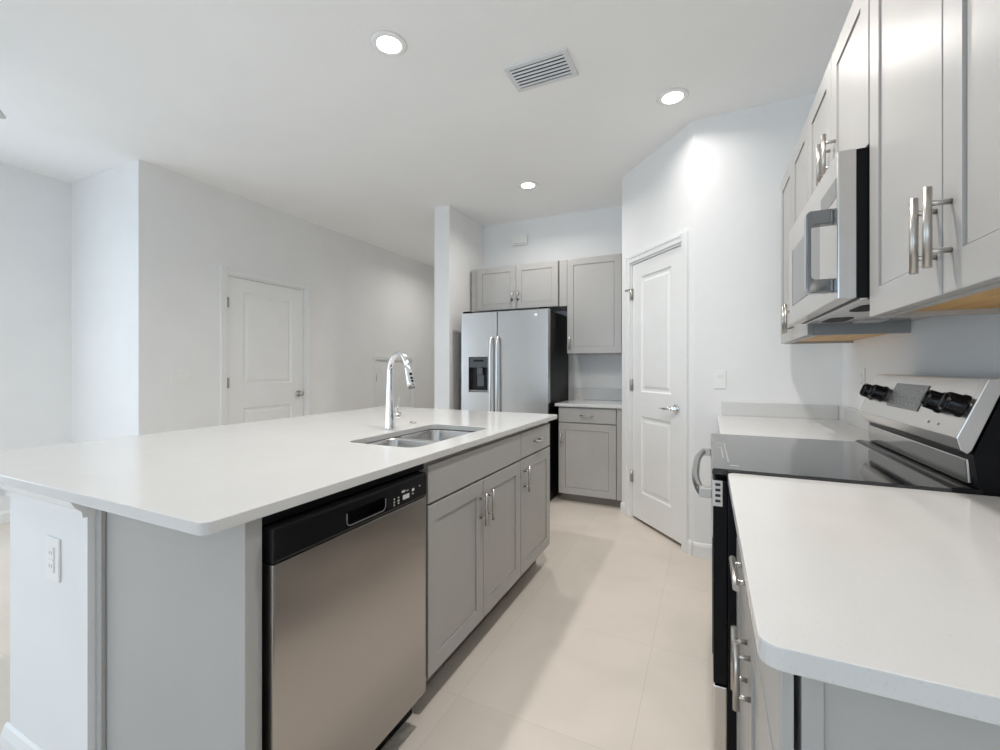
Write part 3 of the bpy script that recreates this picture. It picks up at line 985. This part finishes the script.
BBF = Fr((0, 3.850, 0), (1, 0, 0), (0, -1, 0))
BC = .888
t = thing('base_cabinet', 'grey base cabinet between refrigerator and pantry door, one drawer over one door', 'cabinet', (-.94, 4.1, 0))
mb = MB(); mb.box(-1.225, -.653, 3.8505, 4.405, .075, BC - .0265, .001); mb.build('body', M_cab, t)
mb = MB(); mb.box(-1.215, -.655, 3.895, 4.40, .0005, .0745); mb.build('toe_kick', M_toe, t)
mb = MB(); mb.box(-.706, -.653, 3.836, 3.850, .075, BC - .030, .001); mb.build('filler_strip', M_cab, t)
dr = flat_front('drawer', BBF, -1.222, -.712, .722, .850, t)
bar_pull('handle', BBF, -.960, .786, .115, False, dr, .020, r=.0055)
dd = shaker('door', BBF, -1.222, -.712, .080, .713, t)
bar_pull('handle', BBF, -1.192, .575, .115, True, dd, .020, r=.0055)
t = thing('countertop', 'small white quartz countertop beside the refrigerator', 'countertop', (-.94, 4.1, BC - .026))
slab(rrect(-1.252, -.6525, 3.805, 4.408, .006), [], BC - .026, BC).build('slab', M_quartz, t)
mb = MB(); mb.box(-1.250, -.6525, 4.389, 4.4085, BC + .0003, BC + .115, .0015); mb.build('backsplash', M_quartz, t)

# ------------------------------------------------------------------ plates, outlets, chime
def plate(name, fr, a, z, w, h, kind, label, cat, group=None):
    t = thing(name, label, cat, fr.p(a, 0, z), group)
    mb = MB(); mb.box(a - w / 2, a + w / 2, .0005, .006, z - h / 2, z + h / 2, .002, fr); mb.build('cover_plate', M_plate, t)
    if kind == 'outlet':
        for dz in (-.018, .018):
            rc = MB().box(a - .017, a + .017, .0061, .0085, z + dz - .0165, z + dz + .0165, .001, fr).build('receptacle', M_plate, t)
            for da in (-.006, .006):
                MB().box(a + da - .0012, a + da + .0012, .0086, .0089, z + dz - .004, z + dz + .005, 0, fr).build('slot', M_slot, rc)
    else:
        n = kind
        for k in range(n):
            c = a + (k - (n - 1) / 2) * .046
            mb = MB()
            mb.prism([(.0061, -.033), (.0061, .033), (.0115, .033), (.0075, .0), (.0085, -.033)], c - .016, c + .016, lambda p, q: fr.p(q, p[0], z + p[1]), .0006)
            mb.build('rocker', M_plate, t)
    return t
plate('outlet', Fr((0, .578, 0), (1, 0, 0), (0, -1, 0)), -1.632, .680, .078, .118, 'outlet', 'white outlet on the end of the island knee wall', 'outlet')
plate('light_switch', Fr((0, YP, 0), (1, 0, 0), (0, -1, 0)), .066, 1.133, .070, .114, 1, 'white single rocker switch beside the pantry door', 'light switch')
plate('light_switch', HL, 2.165, 1.140, .150, .116, 3, 'white triple rocker switch left of the hallway door', 'light switch')
plate('outlet', Fr((XR, 0, 0), (0, 1, 0), (-1, 0, 0)), 2.72, 1.150, .070, .114, 'outlet', 'white outlet on the wall behind the range', 'outlet')
plate('outlet', Fr((0, YB, 0), (1, 0, 0), (0, -1, 0)), -1.035, 1.130, .070, .114, 'outlet', 'white outlet above the small counter by the refrigerator', 'outlet')
t = thing('door_chime', 'small white chime box high on the wall above the refrigerator', 'door chime', (-1.835, YB, 2.58))
CF = Fr((0, YB, 0), (1, 0, 0), (0, -1, 0))
mb = MB(); mb.box(-1.920, -1.750, .0005, .040, 2.530, 2.640, .004, CF); mb.build('cover', M_plate, t)
mb = MB()
for k in range(6):
    mb.box(-1.900 + k * .024, -1.886 + k * .024, .0402, .0408, 2.538, 2.546, 0, CF)
mb.build('sound_slots', M_slot, t)

# ------------------------------------------------------------------ ceiling things
LAMP_LABELS = ['round recessed downlight above the island sink, nearest the vent', 'round recessed downlight near the pantry wall corner',
               'round recessed downlight in front of the refrigerator', 'round recessed downlight above the nearest wall cabinet', 'round recessed downlight in the hallway']
def downlight(x, y, label, power):
    t = thing('downlight', label, 'ceiling light', (x, y, ZC), 'recessed ceiling downlights')
    mb = MB(); mb.lathe([(.058, -.004), (.062, -.008), (.080, -.006), (.088, -.0005), (.058, -.0005)], (x, y, ZC), (0, 0, 1), 40)
    mb.build('trim_ring', M_ring, t)
    mb = MB(); mb.lathe([(0, -.006), (.050, -.006), (.059, -.0045), (.059, -.001), (0, -.001)], (x, y, ZC), (0, 0, 1), 40)
    mb.build('lens', M_lens, t)
    o = area('downlight_lamp', (x, y, ZC - .010), (0, 0, 0), .11, .11, power, (1.0, .965, .92), 'DISK', math.radians(155))
    return t
for (x, y), lb, k in zip(LAMPS, LAMP_LABELS, (1.05, .33, .70, 1.45)):
    downlight(x, y, lb, LAMP_W * k)
downlight(*HALL_LAMP, LAMP_LABELS[4], LAMP_W * .6)
for (x, y), lb in (((-3.2, -2.4), 'added unseen fill downlight near the sliding glass door'), ((-3.9, -0.4), 'added unseen fill downlight beside the ceiling fan')):
    downlight(x, y, lb, LAMP_W)  # out-of-view great room lamps, added to brighten the ceiling and left walls

t = thing('ceiling_vent', 'rectangular louvred air vent in the ceiling between the downlights', 'air vent', (-.81, 2.23, ZC))
vx0, vx1, vy0, vy1 = -.985, -.635, 2.120, 2.341
mb = MB()
mb.box(vx0, vx1, vy0, vy0 + .028, ZC - .010, ZC - .0005, .003).box(vx0, vx1, vy1 - .028, vy1, ZC - .010, ZC - .0005, .003)
mb.box(vx0, vx0 + .028, vy0 + .028, vy1 - .028, ZC - .010, ZC - .0005, .003).box(vx1 - .028, vx1, vy0 + .028, vy1 - .028, ZC - .010, ZC - .0005, .003)
mb.build('frame', M_vent, t)
mb = MB(); mb.box(vx0 + .02, vx1 - .02, vy0 + .02, vy1 - .02, ZC - .0035, ZC - .0006); mb.build('duct', M_vent_in, t)
for k in range(6):
    y = vy0 + .044 + k * .0265
    mb = MB()
    pr = [(y + .0018, -.0125), (y - .005, -.0070), (y - .0055, -.0060), (y + .0013, -.0110)]
    mb.prism(pr, vx0 + .024, vx1 - .024, lambda p, q: Vector((q, p[0], ZC + p[1])))
    mb.build('louvre', M_vent, t)

# ceiling fan of the great room: one blade tip reaches into the picture
fx, fy, fz = -3.292, 0.357, 2.40
t = thing('ceiling_fan', 'grey ceiling fan whose blade tip enters at the left edge', 'ceiling fan', (fx, fy, ZC))
mb = MB(); mb.lathe([(0, -.0005), (.07, -.0005), (.065, -.03), (.02, -.05), (.0125, -.05), (.0125, -.28)], (fx, fy, ZC), (0, 0, 1), 28)
mb.build('downrod', M_nick, t)
mb = MB(); mb.lathe([(0, .09), (.06, .09), (.10, .05), (.10, -.02), (.06, -.05), (0, -.055)], (fx, fy, fz + .01), (0, 0, 1), 32)
mb.build('motor_housing', M_nick, t)
tip = Vector((-2.992, 0.877)) - Vector((fx, fy))
a0 = math.atan2(tip.y, tip.x)
for k in range(5):
    a = a0 + k * 2 * PI / 5
    f = Fr((fx, fy, fz), (math.cos(a), math.sin(a), 0), (-math.sin(a), math.cos(a), 0))
    mb = MB()
    mb.prism([(.09, -.03), (.16, -.055), (tip.length - .012, -.062), (tip.length, -.050), (tip.length, .050), (tip.length - .012, .062), (.16, .055), (.09, .03)], 0, 1,
             lambda p, q: f.p(p[0], p[1], -.004 + .008 * q))
    mb.build('blade', M_fan, t)
